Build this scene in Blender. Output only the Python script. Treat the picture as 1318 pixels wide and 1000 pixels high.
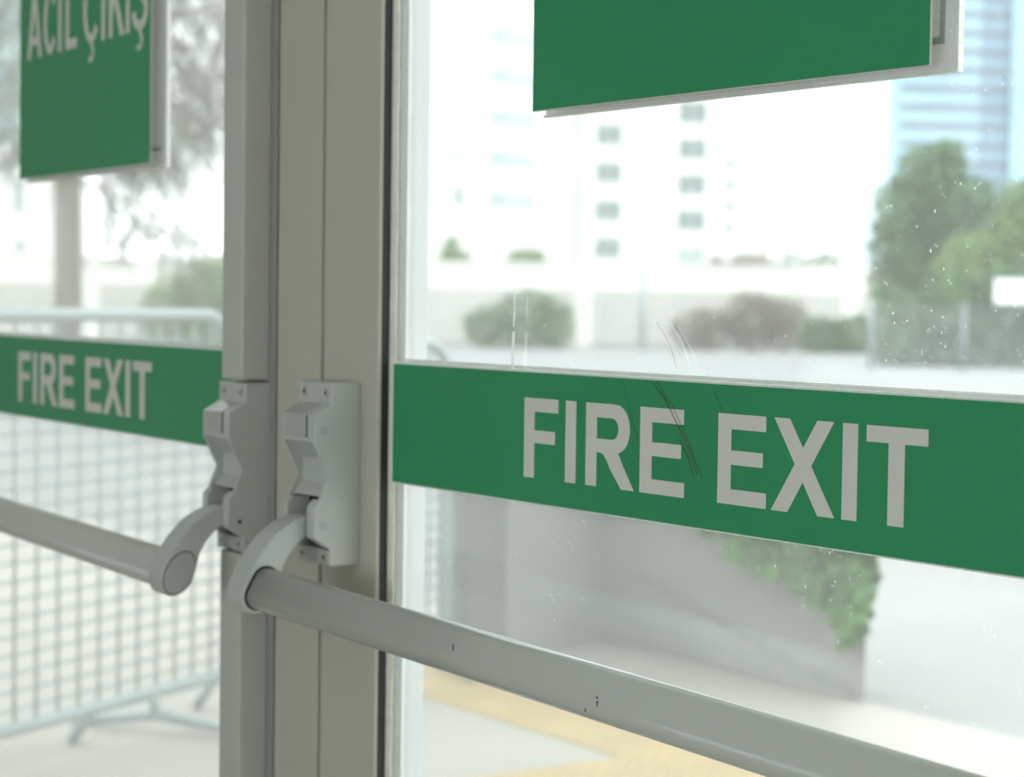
import bpy, bmesh, math, random
from mathutils import Vector, Matrix

# ------------------------------------------------------------------ camera, sky, light, exposure
sc = bpy.context.scene
col = sc.collection
for o in list(bpy.data.objects):
    bpy.data.objects.remove(o)
CAM = Vector((2.11395, -1.18175, 1.24))
RIGHT = Vector((0.5645358, 0.8252995, 0.0134204))
DOWN = Vector((0.0422879, -0.0126811, -0.9990249))
FWD = Vector((-0.8243246, 0.5645529, -0.0420591))
cd = bpy.data.cameras.new('camera')
cd.sensor_width = 36.0
cd.lens = 2700.0 / 1318.0 * 36.0
cd.clip_end = 2000
cd.dof.use_dof = True
cd.dof.focus_distance = 1.80
cd.dof.aperture_fstop = 6.6
cam = bpy.data.objects.new('camera', cd)
col.objects.link(cam)
cam.matrix_world = Matrix(((RIGHT.x, -DOWN.x, -FWD.x, CAM.x), (RIGHT.y, -DOWN.y, -FWD.y, CAM.y),
                           (RIGHT.z, -DOWN.z, -FWD.z, CAM.z), (0, 0, 0, 1)))
sc.camera = cam

w = bpy.data.worlds.new('overcast_sky')
sc.world = w
w.use_nodes = True
bg = w.node_tree.nodes['Background']
bg.inputs['Color'].default_value = (0.95, 0.98, 1.0, 1)
bg.inputs['Strength'].default_value = 3.65

sc.view_settings.view_transform = 'Standard'
sc.view_settings.look = 'None'
sc.view_settings.gamma = 1.0
sc.view_settings.use_curve_mapping = False
sc.view_settings.exposure = -0.12
try:
    sc.cycles.use_denoising = True
    sc.cycles.max_bounces = 8
    sc.cycles.transparent_max_bounces = 24
    sc.cycles.sample_clamp_indirect = 6.0
except Exception:
    pass


# ------------------------------------------------------------------ materials
MATS = {}


def mat(name, color, rough=0.5, metal=0.0, var=0.06, vscale=8.0, bump=0.0, bscale=60.0, spec=0.5, island=0.0):
    m = bpy.data.materials.new(name)
    m.use_nodes = True
    nt = m.node_tree
    b = nt.nodes['Principled BSDF']
    b.inputs['Roughness'].default_value = rough
    b.inputs['Metallic'].default_value = metal
    b.inputs['Specular IOR Level'].default_value = spec
    tc = nt.nodes.new('ShaderNodeTexCoord')
    n = nt.nodes.new('ShaderNodeTexNoise')
    n.inputs['Scale'].default_value = vscale
    n.inputs['Detail'].default_value = 5
    nt.links.new(tc.outputs['Object'], n.inputs['Vector'])
    r = nt.nodes.new('ShaderNodeValToRGB')
    r.color_ramp.elements[0].position = 0.3
    r.color_ramp.elements[1].position = 0.7
    r.color_ramp.elements[0].color = tuple(max(0, c * (1 - var)) for c in color) + (1,)
    r.color_ramp.elements[1].color = tuple(min(1, c * (1 + var)) for c in color) + (1,)
    nt.links.new(n.outputs['Fac'], r.inputs['Fac'])
    out = r.outputs['Color']
    if island > 0:
        g = nt.nodes.new('ShaderNodeNewGeometry')
        oi = nt.nodes.new('ShaderNodeObjectInfo')
        add = nt.nodes.new('ShaderNodeMath'); add.operation = 'ADD'
        nt.links.new(g.outputs['Random Per Island'], add.inputs[0])
        nt.links.new(oi.outputs['Random'], add.inputs[1])
        fr = nt.nodes.new('ShaderNodeMath'); fr.operation = 'FRACT'
        nt.links.new(add.outputs[0], fr.inputs[0])
        mr = nt.nodes.new('ShaderNodeMapRange')
        mr.inputs['To Min'].default_value = 1 - island
        mr.inputs['To Max'].default_value = 1 + island
        nt.links.new(fr.outputs[0], mr.inputs['Value'])
        hsv = nt.nodes.new('ShaderNodeHueSaturation')
        nt.links.new(mr.outputs[0], hsv.inputs['Value'])
        nt.links.new(out, hsv.inputs['Color'])
        out = hsv.outputs['Color']
    nt.links.new(out, b.inputs['Base Color'])
    if bump > 0:
        n2 = nt.nodes.new('ShaderNodeTexNoise')
        n2.inputs['Scale'].default_value = bscale
        n2.inputs['Detail'].default_value = 6
        nt.links.new(tc.outputs['Object'], n2.inputs['Vector'])
        bp = nt.nodes.new('ShaderNodeBump')
        bp.inputs['Strength'].default_value = bump
        bp.inputs['Distance'].default_value = 0.01
        nt.links.new(n2.outputs['Fac'], bp.inputs['Height'])
        nt.links.new(bp.outputs['Normal'], b.inputs['Normal'])
    MATS[name] = m
    return m


def glass_mat(name, tint, dust, dustcol):
    """thin pane: clear transmission, fresnel reflection, a film of dust that scatters daylight"""
    m = bpy.data.materials.new(name)
    m.use_nodes = True
    nt = m.node_tree
    nt.nodes.clear()
    N, L = nt.nodes.new, nt.links.new
    out = N('ShaderNodeOutputMaterial')
    tr = N('ShaderNodeBsdfTransparent'); tr.inputs['Color'].default_value = tint + (1,)
    gl = N('ShaderNodeBsdfGlossy'); gl.inputs['Roughness'].default_value = 0.03
    fr = N('ShaderNodeFresnel'); fr.inputs['IOR'].default_value = 1.35
    mx = N('ShaderNodeMixShader')
    mul = N('ShaderNodeMath'); mul.operation = 'MULTIPLY'; mul.inputs[1].default_value = 0.3
    L(fr.outputs[0], mul.inputs[0])
    L(mul.outputs[0], mx.inputs['Fac']); L(tr.outputs[0], mx.inputs[1]); L(gl.outputs[0], mx.inputs[2])
    tl = N('ShaderNodeBsdfTranslucent'); tl.inputs['Color'].default_value = dustcol + (1,)
    tc = N('ShaderNodeTexCoord')
    nz2 = N('ShaderNodeTexNoise'); nz2.inputs['Scale'].default_value = 2.3; nz2.inputs['Detail'].default_value = 6
    L(tc.outputs['Object'], nz2.inputs['Vector'])
    mr2 = N('ShaderNodeMapRange'); mr2.inputs['To Min'].default_value = dust * 0.8; mr2.inputs['To Max'].default_value = dust * 1.2
    L(nz2.outputs['Fac'], mr2.inputs['Value'])
    m2 = N('ShaderNodeMixShader')
    L(mr2.outputs[0], m2.inputs['Fac']); L(mx.outputs[0], m2.inputs[1]); L(tl.outputs[0], m2.inputs[2])
    L(m2.outputs[0], out.inputs['Surface'])
    MATS[name] = m
    return m


mat('frame_paint', (0.46, 0.44, 0.375), 0.45, var=0.03, vscale=3)
mat('edge_shade_grey', (0.30, 0.295, 0.28), 0.5, var=0.03)
mat('white_frame', (0.64, 0.655, 0.655), 0.4, var=0.02)
mat('device_paint', (0.45, 0.47, 0.435), 0.35, var=0.02, vscale=20)
mat('cover_grey', (0.39, 0.40, 0.385), 0.3, var=0.02)
mat('bar_paint', (0.50, 0.515, 0.47), 0.23, var=0.02, vscale=4)
mat('rod_paint', (0.47, 0.468, 0.43), 0.4, var=0.03, vscale=4)
mat('screw_metal', (0.55, 0.55, 0.50), 0.3, metal=0.7)
mat('dark_hole', (0.015, 0.015, 0.015), 0.8)
mat('rubber', (0.022, 0.025, 0.026), 0.6, var=0.1)
mat('spacer', (0.13, 0.16, 0.155), 0.5, var=0.15, vscale=40)
mat('sealant', (0.74, 0.72, 0.64), 0.5, var=0.06, vscale=90, bump=0.3, bscale=300)
mat('sign_green', (0.016, 0.268, 0.106), 0.42, var=0.05, vscale=3, spec=0.5)
mat('letter_white', (0.66, 0.64, 0.595), 0.5, var=0.02, vscale=12)
mat('board_white', (0.66, 0.64, 0.60), 0.5, var=0.03)
mat('tape', (0.36, 0.43, 0.40), 0.5, var=0.03)
mat('foam_tape', (0.84, 0.84, 0.80), 0.7, var=0.08, vscale=350, bump=0.4, bscale=500)
mat('rust', (0.17, 0.10, 0.05), 0.7, var=0.3, vscale=60)
mat('nick_grey', (0.10, 0.10, 0.10), 0.7)
for _n, _f in (('rust', 0.24), ('nick_grey', 0.55)):      # thin, half worn-off films
    _m = MATS[_n]; _m.node_tree.nodes['Principled BSDF'].inputs['Alpha'].default_value = _f
mat('apron_concrete', (0.355, 0.340, 0.300), 0.85, var=0.06, vscale=1.6, bump=0.15, bscale=60)
mat('ground_concrete', (0.235, 0.235, 0.225), 0.8, var=0.07, vscale=1.6, bump=0.15, bscale=60)
mat('wall_concrete', (0.31, 0.31, 0.295), 0.85, var=0.14, vscale=1.8, bump=0.25, bscale=40)
mat('shaded_concrete', (0.15, 0.155, 0.143), 0.85, var=0.10, vscale=4, bump=0.25, bscale=40)  # darker than the wall: the post's shade is put into its grey
mat('slant_grey', (0.245, 0.245, 0.23), 0.9, var=0.2, vscale=20)
mat('tactile_yellow', (0.42, 0.315, 0.15), 0.7, var=0.12, vscale=5, bump=0.1, bscale=90)
mat('asphalt', (0.235, 0.245, 0.25), 0.85, var=0.08, vscale=0.7)
mat('galvanised', (0.30, 0.36, 0.365), 0.42, metal=0.35, var=0.05)
mat('leaf_green', (0.068, 0.145, 0.040), 0.55, var=0.35, vscale=0.9, island=0.35)
mat('leaf_bright', (0.13, 0.21, 0.055), 0.55, var=0.35, vscale=0.8, island=0.35)
mat('leaf_dark', (0.060, 0.095, 0.045), 0.6, var=0.3, vscale=0.9, island=0.35)
mat('leaf_brown', (0.12, 0.10, 0.055), 0.6, var=0.45, vscale=0.7, island=0.35)
mat('ivy_green', (0.048, 0.145, 0.018), 0.55, var=0.3, vscale=6, island=0.4)
mat('bark', (0.16, 0.14, 0.115), 0.9, var=0.2, vscale=10, bump=0.5)
mat('render_white', (0.80, 0.80, 0.78), 0.8, var=0.03, vscale=0.3)
mat('render_pink', (0.66, 0.52, 0.46), 0.8, var=0.05, vscale=0.3)
mat('window_glass', (0.17, 0.24, 0.235), 0.12, var=0.2, vscale=0.4)
mat('window_pale', (0.42, 0.50, 0.49), 0.15, var=0.25, vscale=0.35)
mat('tower_glass', (0.29, 0.44, 0.52), 0.12, var=0.12, vscale=0.08)
mat('tower_deep', (0.20, 0.31, 0.40), 0.12, var=0.12, vscale=0.08)
mat('tower_spandrel', (0.15, 0.18, 0.21), 0.4, var=0.1, vscale=0.1)
mat('teal_glass', (0.30, 0.42, 0.40), 0.15, var=0.15, vscale=0.1)
mat('fence_cream', (0.40, 0.40, 0.37), 0.85, var=0.05, vscale=1.0)
mat('fence_white', (0.78, 0.77, 0.72), 0.85, var=0.03, vscale=1.0)
mat('post_grey', (0.24, 0.26, 0.28), 0.5, metal=0.3, var=0.05)
mat('sign_white', (0.85, 0.87, 0.88), 0.5, var=0.02)
mat('hall_wall', (0.52, 0.50, 0.46), 0.8, var=0.02)
mat('hall_floor', (0.30, 0.285, 0.255), 0.35, var=0.06, vscale=2)
mat('hall_ceiling', (0.62, 0.62, 0.60), 0.85, var=0.02)
def sheet(name, color, t):
    m = bpy.data.materials.new(name); m.use_nodes = True
    nt = m.node_tree
    b = nt.nodes['Principled BSDF']; b.inputs['Base Color'].default_value = color + (1,); b.inputs['Roughness'].default_value = 0.5
    tl = nt.nodes.new('ShaderNodeBsdfTranslucent'); tl.inputs['Color'].default_value = color + (1,)
    mx = nt.nodes.new('ShaderNodeMixShader'); mx.inputs['Fac'].default_value = t
    nt.links.new(b.outputs[0], mx.inputs[1]); nt.links.new(tl.outputs[0], mx.inputs[2])
    nt.links.new(mx.outputs[0], nt.nodes['Material Output'].inputs['Surface'])
    MATS[name] = m


sheet('sheet_white', (0.50, 0.487, 0.466), 0.19)
sheet('speck_white', (0.88, 0.88, 0.87), 0.45)
glass_mat('glass_right', (0.965, 0.985, 0.975), 0.055, (0.92, 0.95, 0.93))
glass_mat('glass_left', (0.91, 0.93, 0.915), 0.078, (0.86, 0.885, 0.86))
glass_mat('glass_hall', (0.95, 0.98, 0.97), 0.02, (0.9, 0.9, 0.9))


# ------------------------------------------------------------------ helpers
def empty(name, loc=(0, 0, 0), rz=0.0):
    o = bpy.data.objects.new(name, None)
    col.objects.link(o)
    o.empty_display_size = 0.1
    o.location = loc
    o.rotation_euler = (0, 0, rz)
    return o


def tag(o, label=None, cat=None, group=None, kind=None):
    if label: o['label'] = label
    if cat: o['category'] = cat
    if group: o['group'] = group
    if kind: o['kind'] = kind
    return o


def build(name, bm, m, parent=None, bevel=0.0, smooth=False, loc=None):
    me = bpy.data.meshes.new(name)
    bmesh.ops.recalc_face_normals(bm, faces=bm.faces)
    if smooth:
        for f in bm.faces: f.smooth = True
    bm.to_mesh(me)
    bm.free()
    me.materials.append(MATS[m])
    o = bpy.data.objects.new(name, me)
    col.objects.link(o)
    if parent is not None: o.parent = parent
    if loc is not None: o.location = loc
    if bevel > 0:
        b = o.modifiers.new('bevel', 'BEVEL')
        b.width = bevel; b.segments = 2; b.limit_method = 'ANGLE'; b.angle_limit = math.radians(25)
        b.harden_normals = False
    return o


def share(name, me, parent, loc=(0, 0, 0), rot=(0, 0, 0), scale=(1, 1, 1)):
    o = bpy.data.objects.new(name, me)
    col.objects.link(o)
    o.parent = parent
    o.location = loc; o.rotation_euler = rot; o.scale = scale
    return o


def box(bm, x0, x1, y0, y1, z0, z1):
    v = [bm.verts.new(p) for p in ((x0, y0, z0), (x1, y0, z0), (x1, y1, z0), (x0, y1, z0), (x0, y0, z1), (x1, y0, z1), (x1, y1, z1), (x0, y1, z1))]
    for f in ((0, 3, 2, 1), (4, 5, 6, 7), (0, 1, 5, 4), (1, 2, 6, 5), (2, 3, 7, 6), (3, 0, 4, 7)):
        bm.faces.new([v[i] for i in f])
    return bm


def nbox(*a):
    return box(bmesh.new(), *a)


def prism(bm, pts, axis, lo, hi):
    """closed polygon pts extruded along an axis; pts are the other two coordinates in order"""
    def mk(p, t):
        return {'x': (t, p[0], p[1]), 'y': (p[0], t, p[1]), 'z': (p[0], p[1], t)}[axis]
    a = [bm.verts.new(mk(p, lo)) for p in pts]
    b = [bm.verts.new(mk(p, hi)) for p in pts]
    bm.faces.new(a); bm.faces.new(b[::-1])
    n = len(pts)
    for i in range(n):
        bm.faces.new((a[i], a[(i + 1) % n], b[(i + 1) % n], b[i]))
    return bm


def tube(bm, path, r, seg=10, closed=False):
    path = [Vector(p) for p in path]
    rings = []
    n = len(path)
    prev = None
    for i, p in enumerate(path):
        if closed: t = (path[(i + 1) % n] - path[i - 1]).normalized()
        else: t = (path[min(i + 1, n - 1)] - path[max(i - 1, 0)]).normalized()
        if prev is None:
            up = Vector((0, 0, 1)) if abs(t.z) < 0.9 else Vector((1, 0, 0))
            a = t.cross(up).normalized()
        else:
            a = (prev - t * prev.dot(t)).normalized()
        prev = a
        b = t.cross(a)
        rr = r[i] if isinstance(r, (list, tuple)) else r
        rings.append([bm.verts.new(p + a * rr * math.cos(2 * math.pi * k / seg) + b * rr * math.sin(2 * math.pi * k / seg)) for k in range(seg)])
    m = n if closed else n - 1
    for i in range(m):
        A, B = rings[i], rings[(i + 1) % n]
        for k in range(seg):
            bm.faces.new((A[k], A[(k + 1) % seg], B[(k + 1) % seg], B[k]))
    if not closed:
        bm.faces.new(rings[0][::-1]); bm.faces.new(rings[-1])
    return bm


def disc(bm, c, axis, r, t, seg=16, ry=None):
    """short cylinder along +-axis starting at c"""
    ry = ry or r
    pts = [(math.cos(2 * math.pi * k / seg) * r, math.sin(2 * math.pi * k / seg) * ry) for k in range(seg)]
    if axis == 'y': return prism(bm, [(c[0] + p[0], c[2] + p[1]) for p in pts], 'y', c[1], c[1] + t)
    if axis == 'x': return prism(bm, [(c[1] + p[0], c[2] + p[1]) for p in pts], 'x', c[0], c[0] + t)
    return prism(bm, [(c[0] + p[0], c[1] + p[1]) for p in pts], 'z', c[2], c[2] + t)


def strip(bm, L, R, y0, y1):
    """solid band between two outlines in the x-z plane"""
    n = len(L)
    fl = [bm.verts.new((p[0], y0, p[1])) for p in L]; fr = [bm.verts.new((p[0], y0, p[1])) for p in R]
    bl = [bm.verts.new((p[0], y1, p[1])) for p in L]; br = [bm.verts.new((p[0], y1, p[1])) for p in R]
    for i in range(n - 1):
        bm.faces.new((fl[i], fr[i], fr[i + 1], fl[i + 1]))
        bm.faces.new((bl[i], bl[i + 1], br[i + 1], br[i]))
        bm.faces.new((fl[i], fl[i + 1], bl[i + 1], bl[i]))
        bm.faces.new((fr[i], br[i], br[i + 1], fr[i + 1]))
    bm.faces.new((fl[0], bl[0], br[0], fr[0])); bm.faces.new((fl[-1], fr[-1], br[-1], bl[-1]))
    return bm


def stroke(bm, pts, wd, y0, y1):
    P = [Vector((p[0], p[1])) for p in pts]
    L, R = [], []
    for i, p in enumerate(P):
        t = (P[min(i + 1, len(P) - 1)] - P[max(i - 1, 0)]).normalized()
        n = Vector((-t.y, t.x))
        ww = (wd[i] if isinstance(wd, (list, tuple)) else wd) / 2
        L.append(p + n * ww); R.append(p - n * ww)
    return strip(bm, L, R, y0, y1)


# ------------------------------------------------------------------ the hall behind the camera
WX0, WX1, WY0, WY1, WZ = -3.4, 4.6, -6.0, 0.062, 3.0
o = build('floor', nbox(WX0, WX1, WY0, 0.10, -0.12, 0.0), 'hall_floor'); tag(o, kind='structure')
o = build('ceiling', nbox(WX0, WX1, WY0, 0.10, WZ, WZ + 0.15), 'hall_ceiling'); tag(o, kind='structure')
bm = bmesh.new()
box(bm, WX0, -2.0, WY0 - 0.15, WY0, 0, WZ); box(bm, 4.0, WX1, WY0 - 0.15, WY0, 0, WZ)
box(bm, -2.0, 4.0, WY0 - 0.15, WY0, 2.3, WZ); box(bm, -2.0, 4.0, WY0 - 0.15, WY0, 0, 0.4)
tag(build('wall_back', bm, 'hall_wall'), kind='structure')
tag(build('wall_left', nbox(WX0 - 0.15, WX0, WY0 - 0.15, 0.10, 0, WZ), 'hall_wall'), kind='structure')
bm = bmesh.new()
box(bm, WX1, WX1 + 0.15, WY0 - 0.15, -4.0, 0, WZ); box(bm, WX1, WX1 + 0.15, -1.8, 0.10, 0, WZ)
box(bm, WX1, WX1 + 0.15, -4.0, -1.8, 2.6, WZ); box(bm, WX1, WX1 + 0.15, -4.0, -1.8, 0, 0.4)
tag(build('wall_right', bm, 'hall_wall'), kind='structure')
bm = bmesh.new()
box(bm, WX0, -3.2, -0.02, 0.10, 0, WZ); box(bm, 4.4, WX1, -0.02, 0.10, 0, WZ)
box(bm, -3.2, 4.4, -0.02, 0.10, 2.85, WZ)
tag(build('wall_front', bm, 'hall_wall'), kind='structure')


def window(n, x0, x1, y0, y1, z0, z1):
    """fixed glazing in a plane: frame bars and a pane"""
    e = empty('window_%d' % n); tag(e, kind='structure')
    f = 0.05
    bm = bmesh.new()
    if abs(y1 - y0) < abs(x1 - x0):
        box(bm, x0, x1, y0, y1, z0, z0 + f); box(bm, x0, x1, y0, y1, z1 - f, z1)
        box(bm, x0, x0 + f, y0, y1, z0 + f, z1 - f); box(bm, x1 - f, x1, y0, y1, z0 + f, z1 - f)
        ym = (y0 + y1) / 2
        pb = nbox(x0 + f, x1 - f, ym - 0.004, ym + 0.004, z0 + f, z1 - f)
    else:
        box(bm, x0, x1, y0, y1, z0, z0 + f); box(bm, x0, x1, y0, y1, z1 - f, z1)
        box(bm, x0, x1, y0, y0 + f, z0 + f, z1 - f); box(bm, x0, x1, y1 - f, y1, z0 + f, z1 - f)
        xm = (x0 + x1) / 2
        pb = nbox(xm - 0.004, xm + 0.004, y0 + f, y1 - f, z0 + f, z1 - f)
    build('window_frame', bm, 'frame_paint', e)
    build('pane', pb, 'glass_hall', e)
    return e


window(1, -2.0, 4.0, WY0 - 0.11, WY0 - 0.04, 0.4, 2.3)
window(2, WX1 + 0.04, WX1 + 0.11, -4.0, -1.8, 0.4, 2.6)
window(3, 1.39, 4.4, 0.0, 0.062, 0.0, 2.30)
window(4, -3.2, 4.4, 0.0, 0.062, 2.30, 2.85)
window(5, -3.2, -1.56, 0.04, 0.10, 0.0, 2.30)
tag(build('trim_2', nbox(1.345, 1.39, 0.0, 0.062, 0.0, 2.30), 'frame_paint'), kind='structure')
tag(build('trim_3', nbox(-1.56, -1.505, 0.03, 0.12, 0.0, 2.30), 'frame_paint'), kind='structure')

# mullion between the two leaves
e = empty('trim_1'); tag(e, kind='structure')
build('mullion', nbox(-0.1075, -0.0024, 0.0, 0.062, 0.0, 2.30), 'frame_paint', e, bevel=0.001)
build('gap_seal', nbox(-0.0024, 0.0024, 0.012, 0.050, 0.0, 2.30), 'dark_hole', e)
build('gap_seal', nbox(-0.113, -0.1075, 0.004, 0.050, 0.0, 2.30), 'rubber', e)


# ------------------------------------------------------------------ door leaves
def wobbly(x0, x1, y0, y1, z0, z1, sgn, seed):
    """hand run bead of sealant: straight against the frame, wavy on the glass"""
    rnd = random.Random(seed)
    bm = bmesh.new()
    n = 240
    prev = None
    ph = [rnd.random() * 6.28 for _ in range(4)]
    for i in range(n + 1):
        z = z0 + (z1 - z0) * i / n
        wv = 0.0007 * math.sin(z * 90 + ph[0]) + 0.0006 * math.sin(z * 210 + ph[1]) + 0.0007 * math.sin(z * 37 + ph[2]) + rnd.uniform(-0.0003, 0.0003)
        xa, xb = (x0, x1 + wv) if sgn > 0 else (x1, x0 - wv)
        ring = [bm.verts.new(p) for p in ((xa, y0, z), ((xa + xb) / 2, y0, z), (xb, y1 - 0.0008, z), (xb, y1, z), (xa, y1, z))]
        if prev:
            for k in range(5):
                bm.faces.new((prev[k], prev[(k + 1) % 5], ring[(k + 1) % 5], ring[k]))
        else:
            bm.faces.new(ring[::-1])
        prev = ring
    bm.faces.new(prev)
    return bm


def leaf(name, root_loc, rz, s, W, glass, x_in):
    """s=+1: leaf runs to +x from its meeting stile; x_in = width of the meeting stile"""
    e = empty(name, root_loc, rz); tag(e, kind='structure')
    def bx(a, b, *r):
        a, b = sorted((a * s, b * s)); return nbox(a, b, *r)
    x_out = W - x_in
    build('meeting_stile', bx(0.0024, x_in, 0, 0.062, 0.02, 2.28), 'frame_paint', e, bevel=0.003)
    build('hinge_stile', bx(x_out, W, 0, 0.062, 0.02, 2.28), 'frame_paint', e, bevel=0.003)
    build('bottom_rail', bx(x_in, x_out, 0, 0.062, 0.02, 0.26), 'frame_paint', e, bevel=0.003)
    build('top_rail', bx(x_in, x_out, 0, 0.062, 2.14, 2.28), 'frame_paint', e, bevel=0.003)
    for xa in (x_in, x_out):
        d = 1 if xa == x_in else -1
        build('gasket', bx(xa, xa + d * 0.0016, 0.0042, 0.0155, 0.26, 2.14), 'rubber', e)
        build('spacer', bx(xa, xa + d * 0.0016, 0.0245, 0.0315, 0.26, 2.14), 'spacer', e)
        build('glazing_bead', bx(xa, xa + d * 0.0020, 0.0335, 0.0618, 0.26, 2.14), 'white_frame', e)
    a, b = sorted((x_in * s, (x_in + 0.0112) * s))
    build('sealant_bead', wobbly(a, b, 0.0128, 0.0160, 0.26, 2.14, s, 3), 'sealant', e)
    build('glass_pane', bx(x_in - 0.006, x_out + 0.006, 0.0163, 0.0237, 0.25, 2.15), glass, e)
    return e


LROT = math.radians(-2.5)
LLOC = (-0.115, 0.0, 0.0)
door_left = leaf('door_1', LLOC, LROT, -1, 1.385, 'glass_left', 0.1275)
door_right = leaf('door_2', (0, 0, 0), 0.0, 1, 1.342, 'glass_right', 0.1275)

build('shade_strip', nbox(-0.0100, -0.0035, -0.0012, 0.0010, 0.0, 2.28), 'edge_shade_grey', door_left)  # grey strips that paint the shade on the recessed leaf edge
build('shade_strip', nbox(-0.0030, 0.0045, -0.0006, 0.0010, 0.0, 2.28), 'edge_shade_grey', door_left)
# marks on the right-hand glass (inner face)
YG = 0.0160


def mark(pts, wd, m, parent, y=YG, name='scratch'):
    return build(name, stroke(bmesh.new(), pts, wd, y - 0.0003, y), m, parent)


mark([(0.3675, 1.2467), (0.3675, 1.222), (0.3665, 1.213)], [0.0018, 0.0026, 0.0012], 'speck_white', door_right)
mark([(0.3668, 1.2085), (0.3662, 1.190), (0.3655, 1.170)], [0.0040, 0.0046, 0.0034], 'speck_white', door_right)
mark([(0.598, 1.222), (0.609, 1.212), (0.617, 1.203), (0.624, 1.192), (0.629, 1.181)], [0.0008, 0.0028, 0.0034, 0.0028, 0.0008], 'speck_white', door_right)
mark([(0.607, 1.221), (0.618, 1.211), (0.628, 1.200), (0.639, 1.188)], [0.0006, 0.0018, 0.0018, 0.0006], 'speck_white', door_right)


# dried droplets and dust specks on the outer face of both panes
def specks(parent, s, seed, n, xr, zr):
    r = random.Random(seed)
    bm = bmesh.new()
    cl = [(r.uniform(*xr), r.uniform(*zr), r.uniform(0.05, 0.16)) for _ in range(16)]
    for _ in range(n):
        if r.random() < 0.65:
            c = r.choice(cl); x, z = r.gauss(c[0], c[2]), r.gauss(c[1], c[2] * 0.7)
        else:
            x, z = r.uniform(*xr), r.uniform(*zr)
        if not (xr[0] < x < xr[1] and zr[0] < z < zr[1]): continue
        q = 0.00033 + 0.00045 * r.random() ** 4
        h = q * r.choice((1, 1, 1, 1.3, 2.2))
        bm.faces.new([bm.verts.new((s * x + q * math.cos(a), 0.0239, z + h * math.sin(a))) for a in (0, 1.05, 2.09, 3.14, 4.19, 5.24)])
    o = build('dust_specks', bm, 'speck_white', parent); o['kind'] = 'stuff'


specks(door_right, 1, 4, 8000, (0.15, 1.20), (0.62, 1.62))
specks(door_left, -1, 6, 700, (0.18, 1.20), (0.62, 1.62))


# ------------------------------------------------------------------ signs
def glyph_I(bm, x0, x1, zb, zt, y0, y1):
    box(bm, x0, x1, y0, y1, zb, zt)


def fire_exit(parent, dx, dz):
    zb, zt = 1.0641 + dz, 1.1434 + dz
    y0, y1 = 0.0104, 0.0109
    def new(): return bmesh.new()
    def done(bm): build('letter', bm, 'letter_white', parent)
    st, am = 0.0177, 0.0134
    def E_(x0, xt, xm, xb):
        bm = new()
        box(bm, x0, x0 + st, y0, y1, zb, zt)
        box(bm, x0 + st, xt, y0, y1, zt - am, zt)
        box(bm, x0 + st, xm, y0, y1, zb + 0.0348, zb + 0.0475)
        if xb: box(bm, x0 + st, xb, y0, y1, zb, zb + am)
        done(bm)
    E_(dx + 0.3957, dx + 0.4535, dx + 0.4484, None)
    bm = new(); box(bm, dx + 0.4660, dx + 0.4833, y0, y1, zb, zt); done(bm)
    # R
    bm = new()
    x0 = dx + 0.4994
    box(bm, x0, x0 + 0.0174, y0, y1, zb, zt)
    ot, ob, it, ib = zt, zb + 0.0329, zt - 0.0134, zb + 0.0457
    co, ci = (ot + ob) / 2, (it + ib) / 2
    xo, xi = dx + 0.5440, dx + 0.5395
    Lp, Rp = [(x0 + 0.0174, ot), (xo - 0.008, ot)], [(x0 + 0.0174, it), (xi - 0.008, it)]
    for k in range(13):
        a = math.pi / 2 - math.pi * k / 12
        Lp.append((xo + 0.0242 * abs(math.cos(a)) ** 0.85, co + (ot - ob) / 2 * math.sin(a)))
        Rp.append((xi + 0.0112 * abs(math.cos(a)) ** 0.85, ci + (it - ib) / 2 * math.sin(a)))
    Lp += [(x0 + 0.0174, ob)]; Rp += [(x0 + 0.0174, ib)]
    strip(bm, Lp, Rp, y0, y1)
    strip(bm, [(dx + 0.5180, ob), (dx + 0.5265, ob - 0.0012), (dx + 0.5325, ob - 0.0065), (dx + 0.5385, ob - 0.0150), (dx + 0.5557, zb)],
          [(dx + 0.5300, ob + 0.006), (dx + 0.5480, ob + 0.0030), (dx + 0.5530, ob - 0.0030), (dx + 0.5580, ob - 0.0105), (dx + 0.5755, zb)], y0 + 0.00005, y1)
    done(bm)
    E_(dx + 0.5838, dx + 0.6473, dx + 0.6438, dx + 0.6490)
    E_(dx + 0.6955, dx + 0.7587, dx + 0.7550, dx + 0.7600)
    bm = new()
    strip(bm, [(dx + 0.7692, zt), (dx + 0.8244, zb)], [(dx + 0.7888, zt), (dx + 0.8448, zb)], y0, y1)
    strip(bm, [(dx + 0.8226, zt), (dx + 0.7664, zb)], [(dx + 0.8428, zt), (dx + 0.7872, zb)], y0 + 0.00005, y1)
    done(bm)
    bm = new(); box(bm, dx + 0.8533, dx + 0.8709, y0, y1, zb, zt); done(bm)
    bm = new(); box(bm, dx + 0.8809, dx + 0.9492, y0, y1, zt - am, zt); box(bm, dx + 0.9060, dx + 0.9241, y0, y1, zb, zt - am); done(bm)


def band(root_loc, rz, s, x0, x1, zb, zt, label, dx, dz):
    e = empty('exit_sign_strip', root_loc, rz)
    tag(e, label, 'sign')
    a, b = sorted((x0 * s, x1 * s)); 
    build('face', nbox(a, b, 0.0110, 0.0118, zb, zt), 'sign_green', e)
    a, b = sorted(((x0 - 0.0048) * s, x1 * s))
    build('backing', nbox(a, b, 0.0118, 0.0162, zb - 0.0016, zt + 0.0022), 'foam_tape', e)
    fire_exit(e, dx, dz)
    return e


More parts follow.
